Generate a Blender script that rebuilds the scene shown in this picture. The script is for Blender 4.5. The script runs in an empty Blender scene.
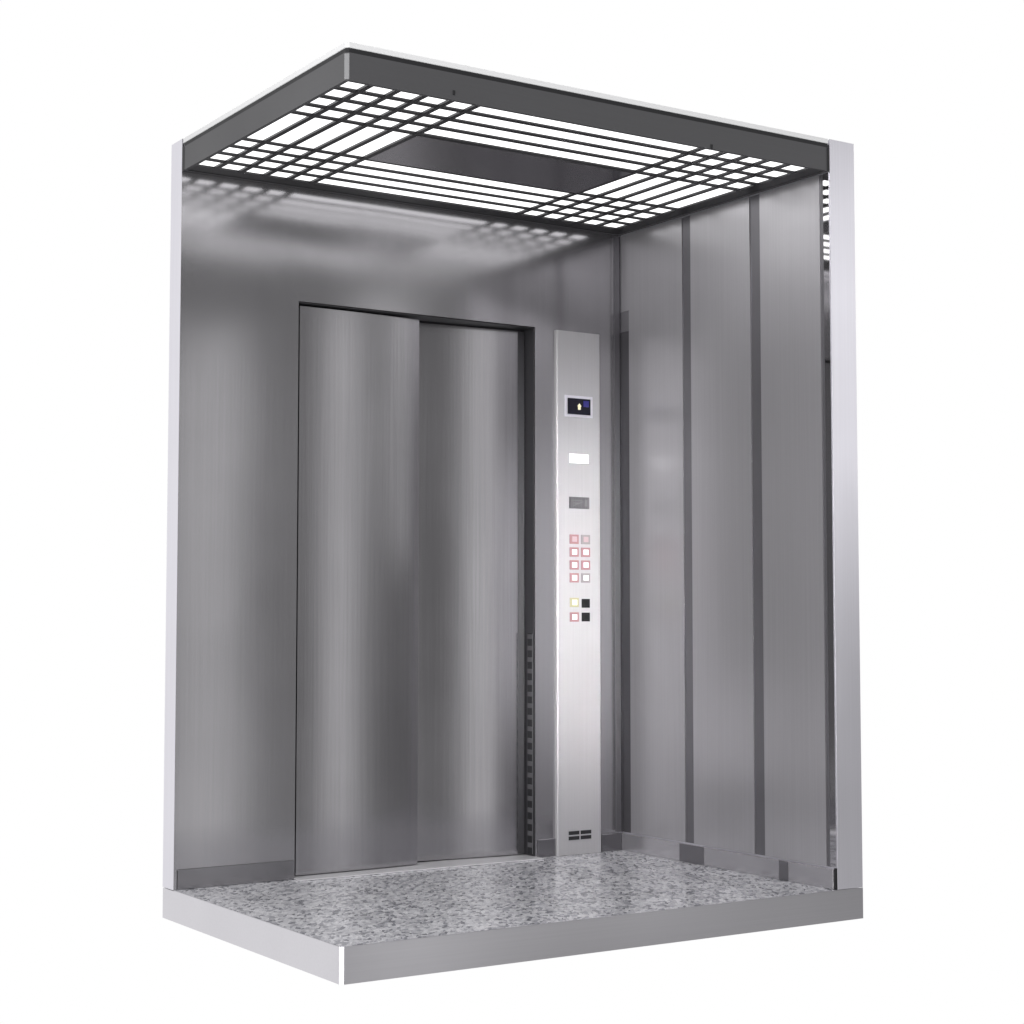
import bpy, bmesh, math
from mathutils import Vector

S = bpy.context.scene
COL = S.collection

# ---------------------------------------------------------------- dimensions (metres)
W, D, H = 1.823, 1.200, 2.350          # outer width, depth, height above the floor
TB, TR = 0.088, 0.1075                 # thickness of the back wall and of the side wall
BY, RX = D - TB, W - TR                # inner faces of the back wall and the side wall
PH = 0.0956                            # platform height
HF, HC = 2.3303, 2.2463                # top and bottom of the ceiling fascia
DX0, DX1, DZ = 0.410, 1.340, 1.8724    # door opening
SK = 0.062                             # skirting height


# ---------------------------------------------------------------- materials
def mat(name):
    m = bpy.data.materials.new(name)
    m.use_nodes = True
    nt = m.node_tree
    return m, nt, nt.nodes['Principled BSDF']


def L(nt, a, b):
    nt.links.new(a, b)


def brushed(name, col, rough, metallic=1.0, grain='z', bump=0.02, vary=0.16, streak=0.05, spec=0.5, aniso=0.0, warp=0.0):
    """brushed sheet metal: fine grain stretched along one axis, faint cloudy wear"""
    m, nt, b = mat(name)
    tc = nt.nodes.new('ShaderNodeTexCoord')
    mp = nt.nodes.new('ShaderNodeMapping')
    sc = {'z': (190, 190, 1.6), 'x': (1.6, 190, 190), 'y': (190, 1.6, 190)}[grain]
    mp.inputs['Rotation'].default_value = {'z': (0, 0, .55), 'x': (.55, 0, 0), 'y': (0, .55, 0)}[grain]
    mp.inputs['Location'].default_value = (.37, .61, .23)
    mp.inputs['Scale'].default_value = sc
    L(nt, tc.outputs['Object'], mp.inputs['Vector'])
    n = nt.nodes.new('ShaderNodeTexNoise')
    n.inputs['Scale'].default_value = 1.0
    n.inputs['Detail'].default_value = 3.0
    L(nt, mp.outputs['Vector'], n.inputs['Vector'])
    cl = nt.nodes.new('ShaderNodeTexNoise')
    cl.inputs['Scale'].default_value = 2.3
    cl.inputs['Detail'].default_value = 4.0
    L(nt, tc.outputs['Object'], cl.inputs['Vector'])
    # colour
    mr = nt.nodes.new('ShaderNodeMapRange')
    mr.inputs['From Min'].default_value = 0.3
    mr.inputs['From Max'].default_value = 0.7
    mr.inputs['To Min'].default_value = 1 - streak
    mr.inputs['To Max'].default_value = 1 + streak
    L(nt, n.outputs['Fac'], mr.inputs['Value'])
    vm = nt.nodes.new('ShaderNodeVectorMath')
    vm.operation = 'SCALE'
    vm.inputs[0].default_value = col
    L(nt, mr.outputs['Result'], vm.inputs['Scale'])
    L(nt, vm.outputs['Vector'], b.inputs['Base Color'])
    # roughness
    m1 = nt.nodes.new('ShaderNodeMapRange')
    m1.inputs['From Min'].default_value = 0.1
    m1.inputs['From Max'].default_value = 0.9
    m1.inputs['To Min'].default_value = rough * (1 - vary)
    m1.inputs['To Max'].default_value = rough * (1 + vary)
    L(nt, cl.outputs['Fac'], m1.inputs['Value'])
    L(nt, m1.outputs['Result'], b.inputs['Roughness'])
    bp = nt.nodes.new('ShaderNodeBump')
    bp.inputs['Strength'].default_value = bump
    bp.inputs['Distance'].default_value = 0.001
    L(nt, n.outputs['Fac'], bp.inputs['Height'])
    if warp:          # slight oil-canning of the thin sheet
        wn = nt.nodes.new('ShaderNodeTexNoise')
        wn.inputs['Scale'].default_value = 2.1
        wn.inputs['Detail'].default_value = 1.0
        L(nt, tc.outputs['Object'], wn.inputs['Vector'])
        b2 = nt.nodes.new('ShaderNodeBump')
        b2.inputs['Strength'].default_value = warp
        b2.inputs['Distance'].default_value = 0.03
        L(nt, wn.outputs['Fac'], b2.inputs['Height'])
        L(nt, b2.outputs['Normal'], bp.inputs['Normal'])
    L(nt, bp.outputs['Normal'], b.inputs['Normal'])
    b.inputs['Metallic'].default_value = metallic
    b.inputs['Specular IOR Level'].default_value = spec
    b.inputs['Anisotropic'].default_value = aniso
    return m


def plain(name, col, rough=0.5, metallic=0.0, emit=None, strength=0.0, spec=0.5):
    m, nt, b = mat(name)
    tc = nt.nodes.new('ShaderNodeTexCoord')
    n = nt.nodes.new('ShaderNodeTexNoise')
    n.inputs['Scale'].default_value = 9.0
    n.inputs['Detail'].default_value = 5.0
    L(nt, tc.outputs['Object'], n.inputs['Vector'])
    mr = nt.nodes.new('ShaderNodeMapRange')
    mr.inputs['To Min'].default_value = max(0.02, rough * 0.85)
    mr.inputs['To Max'].default_value = min(1.0, rough * 1.15)
    L(nt, n.outputs['Fac'], mr.inputs['Value'])
    L(nt, mr.outputs['Result'], b.inputs['Roughness'])
    b.inputs['Base Color'].default_value = (*col, 1)
    b.inputs['Metallic'].default_value = metallic
    b.inputs['Specular IOR Level'].default_value = spec
    if emit:
        b.inputs['Emission Color'].default_value = (*emit, 1)
        b.inputs['Emission Strength'].default_value = strength
    return m


def granite():
    m, nt, b = mat('speckled granite')
    tc = nt.nodes.new('ShaderNodeTexCoord')
    rot = nt.nodes.new('ShaderNodeMapping')
    rot.inputs['Rotation'].default_value = (0, 0, .5766)
    L(nt, tc.outputs['Object'], rot.inputs['Vector'])
    mp = nt.nodes.new('ShaderNodeMapping')
    mp.inputs['Scale'].default_value = (1.25, .55, 1)
    L(nt, rot.outputs['Vector'], mp.inputs['Vector'])
    wob = nt.nodes.new('ShaderNodeTexNoise')
    wob.inputs['Scale'].default_value = 60
    wob.inputs['Detail'].default_value = 3
    L(nt, mp.outputs['Vector'], wob.inputs['Vector'])
    mix = nt.nodes.new('ShaderNodeVectorMath')
    mix.operation = 'MULTIPLY_ADD'
    mix.inputs[1].default_value = (0.016, 0.016, 0.016)
    L(nt, wob.outputs['Color'], mix.inputs[0])
    L(nt, mp.outputs['Vector'], mix.inputs[2])
    v = nt.nodes.new('ShaderNodeTexVoronoi')
    v.inputs['Scale'].default_value = 84
    L(nt, mix.outputs['Vector'], v.inputs['Vector'])
    r = nt.nodes.new('ShaderNodeValToRGB')
    cr = r.color_ramp
    cr.interpolation = 'CONSTANT'
    stops = [(0.0, (.28, .285, .32)), (0.11, (.48, .48, .52)), (0.30, (.68, .675, .72)),
             (0.54, (.83, .825, .87)), (0.78, (.97, .96, 1.0))]
    cr.elements[0].position, cr.elements[0].color = stops[0][0], (*stops[0][1], 1)
    cr.elements[1].position, cr.elements[1].color = stops[1][0], (*stops[1][1], 1)
    for p, c in stops[2:]:
        e = cr.elements.new(p)
        e.color = (*c, 1)
    sep = nt.nodes.new('ShaderNodeSeparateColor')
    L(nt, v.outputs['Color'], sep.inputs['Color'])
    L(nt, sep.outputs['Red'], r.inputs['Fac'])
    # broader clouds and fine grit
    n2 = nt.nodes.new('ShaderNodeTexNoise')
    n2.inputs['Scale'].default_value = 210
    n2.inputs['Detail'].default_value = 5
    L(nt, mp.outputs['Vector'], n2.inputs['Vector'])
    mr = nt.nodes.new('ShaderNodeMapRange')
    mr.inputs['From Min'].default_value = 0.3
    mr.inputs['From Max'].default_value = 0.7
    mr.inputs['To Min'].default_value = 0.74
    mr.inputs['To Max'].default_value = 1.18
    L(nt, n2.outputs['Fac'], mr.inputs['Value'])
    vm = nt.nodes.new('ShaderNodeVectorMath')
    vm.operation = 'SCALE'
    L(nt, r.outputs['Color'], vm.inputs[0])
    L(nt, mr.outputs['Result'], vm.inputs['Scale'])
    n3 = nt.nodes.new('ShaderNodeTexNoise')
    n3.inputs['Scale'].default_value = 9
    n3.inputs['Detail'].default_value = 4
    L(nt, tc.outputs['Object'], n3.inputs['Vector'])
    m3 = nt.nodes.new('ShaderNodeMapRange')
    m3.inputs['From Min'].default_value = 0.25
    m3.inputs['From Max'].default_value = 0.75
    m3.inputs['To Min'].default_value = 0.78
    m3.inputs['To Max'].default_value = 1.08
    L(nt, n3.outputs['Fac'], m3.inputs['Value'])
    v3 = nt.nodes.new('ShaderNodeVectorMath')
    v3.operation = 'SCALE'
    L(nt, vm.outputs['Vector'], v3.inputs[0])
    L(nt, m3.outputs['Result'], v3.inputs['Scale'])
    L(nt, v3.outputs['Vector'], b.inputs['Base Color'])
    b.inputs['Roughness'].default_value = 0.08
    b.inputs['Specular IOR Level'].default_value = 1.0
    return m


M = {
    'wall': brushed('brushed steel wall', (.405, .396, .414), .165, metallic=.87, streak=.03, warp=.12),
    'panel': brushed('brushed steel panel', (.56, .549, .572), .315, metallic=.74, vary=.04, streak=.03, warp=.12),
    'door': brushed('brushed steel door', (.415, .405, .424), .175),
    'cop': brushed('satin control plate', (.50, .49, .505), .45, metallic=.4, streak=.03),
    'edge': brushed('satin cut edge', (.79, .775, .835), .38, streak=.02, grain='z', metallic=.7),
    'base': brushed('satin platform edge', (.68, .667, .702), .36, streak=.02, grain='x'),
    'mirror': plain('mirror steel', (.72, .71, .73), .04, 1.0),
    'kick': plain('polished skirting', (.56, .548, .572), .20, .74),
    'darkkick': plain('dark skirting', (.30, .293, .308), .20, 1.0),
    'corner': plain('dark corner reflection', (.15, .146, .157), .37, .75),
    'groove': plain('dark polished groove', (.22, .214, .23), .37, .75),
    'fascia': brushed('dark fascia', (.088, .087, .092), .5, metallic=.15, grain='x', streak=.02, bump=.0),
    'roof': plain('white roof edge', (.86, .86, .87), .5),
    'grille': plain('black grille', (.018, .018, .02), .35, .3),
    'centre': plain('tinted centre plate', (.40, .39, .41), .14, 1.0),
    'black': plain('black rubber', (.012, .012, .014), .55),
    'seal': plain('dark jamb', (.035, .034, .038), .4),
    'cover': plain('curtain cover', (.10, .098, .105), .4),
    'trim': plain('grey corner trim', (.30, .30, .31), .4),
    'pinkcap': plain('dull pink button cap', (.50, .36, .38), .4),
    'rubber': plain('grey reflection mask', (.075, .073, .08), .45, .3),  # for the added strip that covers a reflection on the right leaf
    'cornermid': plain('faint corner reflection', (.33, .32, .34), .37, .8),
    'light': plain('light diffuser', (.9, .9, .9), .6, emit=(1, 1, 1), strength=1.6),
    'granite': granite(),
    'sill': brushed('aluminium sill', (.74, .73, .75), .35, grain='x', metallic=.35),
    'screen': plain('display glass', (.004, .004, .012), .12),
    'digit': plain('display digit', (.3, .3, .2), .5, emit=(1, .92, .62), strength=.75),
    'bluelit': plain('display tint', (.01, .01, .06), .3, emit=(.05, .04, .35), strength=.35),
    'lamp': plain('lit lamp', (.9, .9, .9), .4, emit=(1, 1, 1), strength=.55),
    'plate': brushed('engraved plate', (.22, .215, .225), .4, streak=.15),
    'ink': plain('engraving', (.20, .20, .205), .5),
    'button': plain('button cap', (.86, .84, .85), .35, emit=(1, .95, .96), strength=.25),
    'redring': plain('dull red button ring', (.36, .19, .20), .45),
    'greyring': plain('grey button ring', (.30, .275, .285), .4),
    'yellow': plain('pale yellow button', (.85, .84, .60), .4, emit=(1, 1, .7), strength=.35),
    'yellowring': plain('straw button ring', (.42, .40, .25), .45),
    'blackbtn': plain('black button', (.003, .003, .0035), .3, spec=.2),
}


# ---------------------------------------------------------------- mesh helpers
def box(bm, x0, x1, y0, y1, z0, z1):
    vs = [bm.verts.new((x, y, z)) for x in (x0, x1) for y in (y0, y1) for z in (z0, z1)]
    f = [(0, 1, 3, 2), (4, 6, 7, 5), (0, 4, 5, 1), (2, 3, 7, 6), (0, 2, 6, 4), (1, 5, 7, 3)]
    for q in f:
        bm.faces.new([vs[i] for i in q])


def prism(bm, pts, axis, a, b):
    """extrude a closed 2-D outline along an axis ('x','y','z') from a to b"""
    def P(u, v, w):
        return {'x': (w, u, v), 'y': (u, w, v), 'z': (u, v, w)}[axis]
    A = [bm.verts.new(P(u, v, a)) for u, v in pts]
    Bv = [bm.verts.new(P(u, v, b)) for u, v in pts]
    n = len(pts)
    bm.faces.new(A)
    bm.faces.new(Bv[::-1])
    for i in range(n):
        j = (i + 1) % n
        bm.faces.new((A[i], Bv[i], Bv[j], A[j]))


def obj(name, bm, m, parent=None, bevel=0.0, seg=2, smooth=False, label=None, loc=(0, 0, 0)):
    bmesh.ops.recalc_face_normals(bm, faces=bm.faces)
    me = bpy.data.meshes.new(name)
    bm.to_mesh(me)
    bm.free()
    o = bpy.data.objects.new(name, me)
    COL.objects.link(o)
    me.materials.append(m)
    o.location = loc
    if parent:
        o.parent = parent
    if bevel:
        md = o.modifiers.new('bevel', 'BEVEL')
        md.width = bevel
        md.segments = seg
        md.limit_method = 'ANGLE'
        md.angle_limit = math.radians(40)
    if smooth:
        for p in me.polygons:
            p.use_smooth = True
    if label:
        o['label'] = label
    return o


def bx(name, dims, m, parent=None, bevel=0.0, **k):
    bm = bmesh.new()
    box(bm, *dims)
    return obj(name, bm, m, parent, bevel, **k)


# ---------------------------------------------------------------- the cabin
cabin = bpy.data.objects.new('elevator_cabin', None)
COL.objects.link(cabin)
cabin['label'] = 'cutaway stainless steel elevator cabin with closed sliding doors and lit grille ceiling'
cabin['category'] = 'elevator cabin'

# platform: a slab with a chamfered near corner
ch = 0.009
bm = bmesh.new()
prism(bm, [(ch, 0), (W, 0), (W, D), (0, D), (0, ch)], 'z', -PH, -0.003)
platform = obj('platform', bm, M['base'], cabin, label='pale satin metal platform edge under the floor')
bm = bmesh.new()
prism(bm, [(.012, .006), (RX - .004, .006), (RX - .004, BY - .002), (.004, BY - .002), (.004, .012)], 'z', -0.0028, 0.0)
obj('granite_floor', bm, M['granite'], platform, label='polished grey speckled granite floor')
# thin rim flush round the granite
bm = bmesh.new()
prism(bm, [(ch, 0), (.012, .0055), (.0035, .012), (.0035, BY), (0, BY), (0, ch)], 'z', -0.0029, -0.0004)
prism(bm, [(ch + .0005, 0), (W, 0), (W, .0002), (RX - .003, .0055), (.0125, .0055)], 'z', -0.0029, -0.0004)
obj('floor_rim', bm, M['base'], platform)
bx('door_sill', (DX0 - .004, DX1 + .004, BY - .050, D + .004, .0006, .0045), M['sill'], platform, bevel=.001)

# back wall with the door opening
bm = bmesh.new()
prism(bm, [(0, 0), (DX0, 0), (DX0, DZ), (DX1, DZ), (DX1, 0), (W, 0), (W, H), (0, H)], 'y', BY, D)
back = obj('back_wall', bm, M['wall'], cabin)
# pale cut end of the back wall
bx('cut_edge', (-.0012, -.0002, BY + .0004, D - .0004, -.0003, H - .001), M['edge'], back, label='pale cut edge of the wall')
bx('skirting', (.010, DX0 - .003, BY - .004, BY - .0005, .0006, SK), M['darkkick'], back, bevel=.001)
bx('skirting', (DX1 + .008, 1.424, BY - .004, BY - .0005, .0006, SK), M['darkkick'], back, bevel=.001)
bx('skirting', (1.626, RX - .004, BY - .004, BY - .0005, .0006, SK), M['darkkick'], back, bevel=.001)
bx('corner_post', (1.690, 1.713, BY - .003, BY - .0005, SK + .004, HC - .004), M['groove'], back)

# side wall
bm = bmesh.new()
prism(bm, [(RX + .0022, 0), (W, 0), (W, BY - .0005), (RX + .006, BY - .0005), (RX + .006, .003), (RX + .0022, .003)], 'z', .0005, H)
side = obj('side_wall', bm, M['edge'], cabin, bevel=.0008)
z0, z1 = SK + .005, HC - .003
for ya, yb in ((.745, 1.056), (.385, .698), (.047, .333)):
    bx('wall_panel', (RX, RX + .0055, ya, yb, z0, z1), M['panel'], side)
for ya, yb in ((.7, .743), (.335, .383), (.031, .045)):
    bx('groove_or_reflection_strip', (RX + .003, RX + .0055, ya, yb, z0, z1), M['groove'], side)
bx('groove_or_reflection_strip', (RX + .002, RX + .0055, 1.058, BY - .0035, z0, 1.885), M['corner'], side)  # reflection of the back wall by the corner, put into dark colour
bx('groove_or_reflection_strip', (RX + .002, RX + .0055, 1.058, BY - .0035, 1.961, z1), M['panel'], side)
bx('groove_or_reflection_strip', (RX + .002, RX + .0055, 1.058, BY - .0035, 1.886, 1.96), M['cornermid'], side)  # lighter step at the top of the painted corner reflection
bx('mirror_strip', (RX - .0004, RX + .0055, .0035, .0295, SK + .007, z1), M['mirror'], side, label='narrow mirror polished strip at the front edge')
bx('skirting', (RX - .004, RX + .0055, .0145, BY - .006, .0006, SK), M['kick'], side, bevel=.001)
for ya, yb in ((.640, .772), (.219, .262)):  # dark plates standing in for reflections in the polished skirting
    bx('skirting_reflection', (RX - .0052, RX - .0041, ya, yb, .0008, SK - .0008), M['groove'], side)
bx('skirting_end', (RX - .0004, RX + .0055, .0035, .0125, .0006, SK + .003), M['black'], side)

# doors: two telescopic leaves, the right one runs behind the left one
def leaf(name, x0, x1, y, ta, tb, label):
    bm = bmesh.new()
    n = 24
    t = .022
    zt, zb = DZ - .010, .008
    front = []
    for i in range(n + 1):
        u = i / n
        front.append((x0 + (x1 - x0) * u, y - (x1 - x0) * (ta * u + (tb - ta) * u * u / 2)))
    yb_ = max(p[1] for p in front)
    pts = front + [(x1, yb_ + t), (x0, yb_ + t)]
    prism(bm, pts, 'z', zb, zt)
    o = obj(name, bm, M['door'], cabin, label=label)
    for p in o.data.polygons:
        p.use_smooth = p.normal.y < -.9
    for e in o.data.edges:
        a_, b_ = (o.data.vertices[i].co for i in e.vertices)
        e.use_edge_sharp = abs(a_.z - b_.z) < .01 or min(a_.x, b_.x) < x0 + .001 or max(a_.x, b_.x) > x1 - .001
    return o

leaf1 = leaf('door_leaf', DX0 + .016, .888, BY + .024, -.004, -.068, 'front sliding leaf on the left')
leaf2 = leaf('door_leaf', .82, 1.3335, BY + .113, .144, .062, 'rear sliding leaf on the right with a slot of shade beside it')
bm = bmesh.new()
xs, xe = 1.3075, 1.3330
ya_, yb2 = BY + .113 - .0513, BY + .113 - .0529
prism(bm, [(xs, ya_ - .0016), (xe, yb2 - .0016), (xe, yb2 + .002), (xs, ya_ + .002)], 'z', .009, DZ - .011)
obj('reflection_mask', bm, M['rubber'], leaf2)  # added dark strip hiding the leaf's reflection of the light curtain
frame = bx('door_frame', (DX0 + .001, DX1 - .001, BY + .003, D - .001, DZ - .004, DZ - .0015), M['seal'], cabin)
bx('door_jamb', (DX1 - .004, DX1 - .001, BY + .003, D - .001, .006, DZ - .0045), M['seal'], frame)
bx('light_block_panel', (DX0 - .06, DX1 + .06, D + .062, D + .068, -.03, DZ + .06), M['seal'], frame)  # added backing plate, keeps world light out of the door gaps
# light curtain: a slotted strip low on the jamb
curt = bx('light_curtain', (DX1 - .0085, DX1 - .0045, BY + .004, BY + .034, .012, .785), M['black'], frame)
bm = bmesh.new()
k = .035
comb = [(BY + .004, .014)]
while k < .775:
    comb += [(BY + .004, k), (BY + .034, k), (BY + .034, k + .016), (BY + .004, k + .016)]
    k += .0405
comb += [(BY + .004, .783), (BY + .001, .783), (BY + .001, .014)]
prism(bm, comb, 'x', DX1 - .0105, DX1 - .0088)
obj('curtain_cover', bm, M['cover'], curt)

# ---------------------------------------------------------------- control panel
CY = BY - .015
cx0, cx1 = 1.423, 1.616
bm = bmesh.new()
prism(bm, [(cx0, BY - .0005), (cx0 + .001, CY + .003), (cx0 + .006, CY), (cx1 - .006, CY), (cx1 - .001, CY + .003), (cx1, BY - .0005)], 'z', .001, 1.868)
cop = obj('control_panel', bm, M['cop'], cabin, label='tall pale car operating panel with display and buttons')


def on_cop(name, x, z, w, h, m, t=.003, parent=None, bevel=.0008, inset=0.0):
    bm = bmesh.new()
    box(bm, -w / 2, w / 2, -t, 0, -h / 2, h / 2)
    return obj(name, bm, m, parent or cop, bevel, loc=(x, CY - .0004 - inset, z))


bez = on_cop('display_bezel', 1.518, 1.597, .122, .078, M['edge'], .003)
scr = on_cop('display_screen', 1.518, 1.597, .100, .058, M['screen'], .002, inset=.0034)
# arrow glyph and blue status patch on the screen
bm = bmesh.new()
prism(bm, [(-.008, -.016), (.008, -.016), (.008, .001), (.013, .001), (0, .016), (-.013, .001), (-.008, .001)], 'y', -.0008, 0)
for f in bm.verts:
    f.co.x *= .72
    f.co.z *= .72
a = obj('direction_arrow', bm, M['digit'], scr)
a.location = (0, -.0022, 0)
bm = bmesh.new()
box(bm, .018, .042, -.0008, 0, .0, .022)
a = obj('status_light', bm, M['bluelit'], scr)
a.location = (0, -.0022, 0)

on_cop('indicator_lamp', 1.519, 1.409, .084, .033, M['lamp'], .002)
pl = on_cop('name_plate', 1.520, 1.250, .088, .042, M['plate'], .002)
bm = bmesh.new()
box(bm, -.036, .012, -.0006, 0, .006, .011)
box(bm, -.028, -.006, -.0006, 0, -.003, .001)
prism(bm, [(-.030, -.014), (.014, .002), (.014, .006), (-.030, -.010)], 'y', -.0013, -.0007)
box(bm, .022, .034, -.0006, 0, -.012, .011)
a = obj('engraving', bm, M['ink'], pl)
a.location = (0, -.0022, 0)


def button(x, z, ring, cap, w=.040, h=.034):
    fr = on_cop('button', x, z, w, h, ring, .003, bevel=.002)
    bm = bmesh.new()
    box(bm, -w * .27, w * .27, -.0015, 0, -h * .28, h * .28)
    c = obj('button_cap', bm, cap, fr, .0006)
    c.location = (0, -.0032, 0)
    return fr


bxl, bxr = 1.497, 1.547
for r, z in enumerate((1.119, 1.073, 1.027, .981)):
    button(bxl, z, M['redring'], M['pinkcap'] if r == 0 else M['button'])
    button(bxr, z, M['greyring'] if r in (0, 3) else M['redring'], M['pinkcap'] if r == 0 else M['button'])
button(bxl, .893, M['yellowring'], M['yellow'])['label'] = 'pale yellow lit button'
button(bxr, .890, M['blackbtn'], M['blackbtn'], .036, .032)['label'] = 'upper black square button'
button(bxl, .841, M['redring'], M['button'])
button(bxr, .841, M['blackbtn'], M['blackbtn'], .036, .032)['label'] = 'lower black square button'
gr = on_cop('speaker_grille', 1.519, .069, .112, .040, M['cop'], .0016)
bm = bmesh.new()
for zz in (-.009, .009):
    for xx in (-.026, .026):
        box(bm, xx - .023, xx + .023, -.0008, 0, zz - .0065, zz + .0065)
a = obj('grille_slots', bm, M['black'], gr)
a.location = (0, -.0018, 0)

# ---------------------------------------------------------------- ceiling
XE, YE = RX - .002, BY - .002
bm = bmesh.new()
c2 = .008
th = .012
# hollow fascia ring with a chamfered near corner
outer = [(c2, 0), (XE, 0), (XE, YE), (0, YE), (0, c2)]
inner = [(th, th), (XE - th, th), (XE - th, YE - th), (th, YE - th), (th, th + .001)]
for a_, b_ in ((HC, HF - .009),):
    O0 = [bm.verts.new((x, y, a_)) for x, y in outer]
    O1 = [bm.verts.new((x, y, b_)) for x, y in outer]
    I0 = [bm.verts.new((x, y, a_)) for x, y in inner]
    I1 = [bm.verts.new((x, y, b_)) for x, y in inner]
    for i in range(5):
        j = (i + 1) % 5
        bm.faces.new((O0[i], O0[j], O1[j], O1[i]))
        bm.faces.new((I0[i], I1[i], I1[j], I0[j]))
        bm.faces.new((O0[i], I0[i], I0[j], O0[j]))
        bm.faces.new((O1[i], O1[j], I1[j], I1[i]))
canopy = obj('ceiling_canopy', bm, M['fascia'], cabin, label='dark grey ceiling canopy with deep fascia')
bm = bmesh.new()
prism(bm, [(c2, 0.0005), (XE, 0.0005), (XE, YE), (0.0005, YE), (0.0005, c2)], 'z', HF + .004, H)
obj('roof_panel', bm, M['roof'], canopy, bevel=.002, label='white roof edge above the fascia')
bx('end_strip', (XE + .0003, RX - .0003, .0008, .004, HC, HF), M['black'], canopy)
bx('end_strip', (XE - .0085, XE - .0005, -.0008, -.0002, HC + .0005, HF - .0095), M['black'], canopy)
bx('end_strip', (-.0008, -.0002, YE - .0145, YE - .0005, HC + .0005, HF - .0095), M['black'], canopy)
bm = bmesh.new()
q = .0004
prism(bm, [(c2 - q, -q * 2), (c2 + .001, -q * 2), (c2 + .001, -q), (-q, c2 + .001), (-q * 2, c2 + .001), (-q * 2, c2 - q)], 'z', HC + .003, HF - .012)
obj('corner_trim', bm, M['trim'], canopy)
bm = bmesh.new()
prism(bm, [(c2 + .002, .0025), (XE - .002, .0025), (XE - .002, YE - .002), (.0025, YE - .002), (.0025, c2 + .002)], 'z', HF - .009, HF + .0045)
obj('shadow_gap', bm, M['black'], canopy)
# grille: bars between the cells
X0, X1, Y0, Y1 = .013, 1.643, .011, 1.034
bars_x = [(.0735 + .0838 * i, .0735 + .0838 * i + .0175) for i in range(5)]
bars_x += [(1.2095 + .0858 * i, 1.2095 + .0858 * i + .0175) for i in range(5)]
bars_y = [(.078 + .0885 * i, .078 + .0885 * i + .021) for i in range(4)]
bars_y += [(.671 + .0905 * i, .671 + .0905 * i + .021) for i in range(4)]
bm = bmesh.new()
gz0, gz1 = HC + .0015, HC + .0075
for a_, b_ in bars_x:
    box(bm, a_, b_, Y0, Y1, gz0, gz1)
for a_, b_ in bars_y:
    box(bm, X0, X1, a_, b_, gz0 + .0008, gz1 - .0008)
box(bm, X1, XE - .0125, .0125, Y1, gz0 + .0004, gz1)
box(bm, .0125, XE - .0125, Y1 + .0003, YE - .0125, gz0 + .0004, gz1)
grille = obj('ceiling_grille', bm, M['grille'], canopy, label='black grid of crossing bars under the light')
bx('light_diffuser', (.0125, XE - .0125, .0125, YE - .0125, gz1 + .0005, gz1 + .004), M['light'], canopy, label='glowing white light panel behind the grid')
bx('centre_plate', (bars_x[4][1] - .001, bars_x[5][0] + .001, bars_y[3][1] - .001, bars_y[4][0] + .001, gz0 - .0006, gz0 + .003), M['centre'], canopy, label='dark polished plate in the middle of the ceiling')
# small latches on the front fascia
for x, za in ((.330, .014), (1.236, .0005)):
    bx('latch', (x - .004, x + .004, -.002, -.0003, HC + za, HC + za + .013), M['black'], canopy, bevel=.0006)

# ---------------------------------------------------------------- world: white studio, dimmer behind the camera
w = bpy.data.worlds.new('World')
S.world = w
w.use_nodes = True
nt = w.node_tree
bg = nt.nodes['Background']
tc = nt.nodes.new('ShaderNodeTexCoord')
dp = nt.nodes.new('ShaderNodeVectorMath')
dp.operation = 'DOT_PRODUCT'
dp.inputs[1].default_value = (.545, .838, 0)
L(nt, tc.outputs['Generated'], dp.inputs[0])
mk = nt.nodes.new('ShaderNodeMapRange')
mk.interpolation_type = 'SMOOTHSTEP'
mk.inputs['From Min'].default_value = -.05
mk.inputs['From Max'].default_value = .30
L(nt, dp.outputs['Value'], mk.inputs['Value'])
sx = nt.nodes.new('ShaderNodeSeparateXYZ')
L(nt, tc.outputs['Generated'], sx.inputs['Vector'])
rz = nt.nodes.new('ShaderNodeMapRange')
rz.interpolation_type = 'SMOOTHSTEP'
rz.inputs['From Min'].default_value = -.20
rz.inputs['From Max'].default_value = .30
rz.inputs['To Min'].default_value = .16
rz.inputs['To Max'].default_value = .16
L(nt, sx.outputs['Z'], rz.inputs['Value'])
mx = nt.nodes.new('ShaderNodeMix')
mx.data_type = 'FLOAT'
L(nt, mk.outputs['Result'], mx.inputs[0])
L(nt, rz.outputs['Result'], mx.inputs[2])
mx.inputs[3].default_value = 1.0
cb = nt.nodes.new('ShaderNodeCombineColor')
for i in range(3):
    L(nt, mx.outputs[0], cb.inputs[i])
L(nt, cb.outputs['Color'], bg.inputs['Color'])
bg.inputs['Strength'].default_value = 1.0


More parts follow.
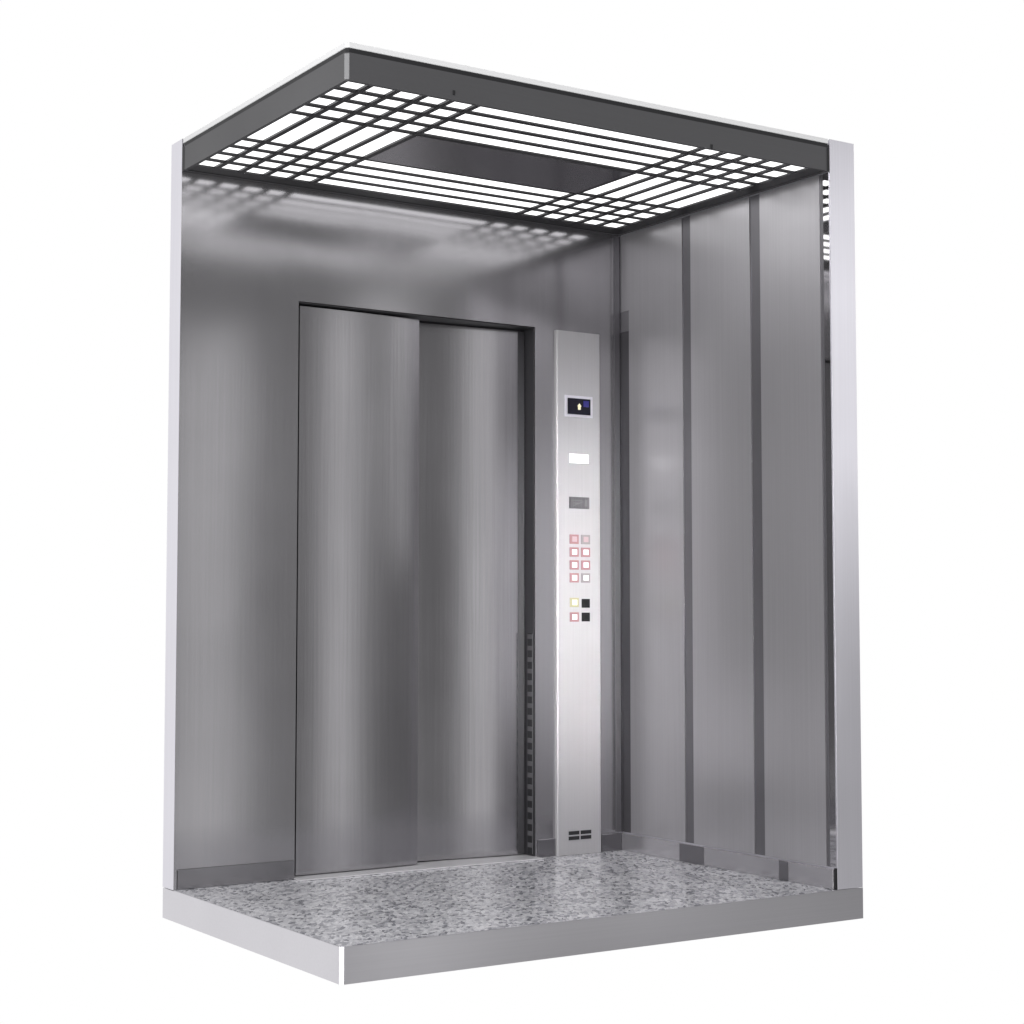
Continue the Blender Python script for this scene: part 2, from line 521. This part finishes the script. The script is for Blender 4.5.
# ---------------------------------------------------------------- added lamps, unseen, each placed to brighten or streak one surface
def area(name, loc, target, sx_, sy_, power, col=(1, 1, 1), spread=180):
    l = bpy.data.lights.new(name, 'AREA')
    l.shape = 'RECTANGLE'
    l.size, l.size_y = sx_, sy_
    l.energy = power
    l.color = col
    l.spread = math.radians(spread)
    o = bpy.data.objects.new(name, l)
    COL.objects.link(o)
    o.location = loc
    d = Vector(target) - Vector(loc)
    o.rotation_euler = d.to_track_quat('-Z', 'Y').to_euler()
    return o


area('door_band_fill', (2.42, -2.0, 1.0), (.95, 1.1, 1.0), .30, 3.2, 2.9)  # added for the bright vertical bands on the door leaves
area('wall_fill', (1.42, -2.0, .95), (.0, 1.1, .95), .36, 2.7, 2.45)  # added to lift the back wall left of the doors
area('platform_fill', (1.15, -2.0, -.55), (.3, 0, -.05), .7, .5, 1.0)  # added to lift the platform front near the corner
area('platform_side_fill', (3.5, -2.0, -.62), (1.7, 0, -.05), .9, .4, .40)  # added to lift the right end of the platform front
area('control_panel_fill', (.5, -4.8, 1.10), (1.515, 1.1, .90), .12, 1.05, 2.45, spread=10)  # added narrow beam that brightens the control panel
area('front_fill', (-2.0, -5.0, 5.0), (1.0, .8, .8), 2.0, 2.0, 260)  # added overall fill for walls and floor
area('wall_end_fill', (3.9, -2.2, 2.15), (1.77, 0, 1.4), 1.0, 2.0, 10.0)  # added to brighten the upper front end of the side wall
area('side_panel_fill', (-3.4, -.5, 1.4), (1.7, .2, 1.1), 1.4, 2.6, 72)  # added from the open side to lift the side wall panels
area('corner_fill', (-4.2, -2.7, -1.0), (0, 0, -.05), 1.2, .8, 40)  # added low down to whiten the platform's chamfered corner

# ---------------------------------------------------------------- camera
cam = bpy.data.cameras.new('camera')
co = bpy.data.objects.new('camera', cam)
COL.objects.link(co)
co.location = (-2.0856, -4.0057, .8328)
co.rotation_euler = (1.6323, 0, -.5766)
cam.sensor_width = 36
cam.lens = 1742.57 / 1024 * 36
cam.clip_end = 100
S.camera = co
S.view_settings.view_transform = 'Standard'
S.view_settings.look = 'None'
S.view_settings.exposure = 0
S.cycles.max_bounces = 12
S.cycles.glossy_bounces = 8
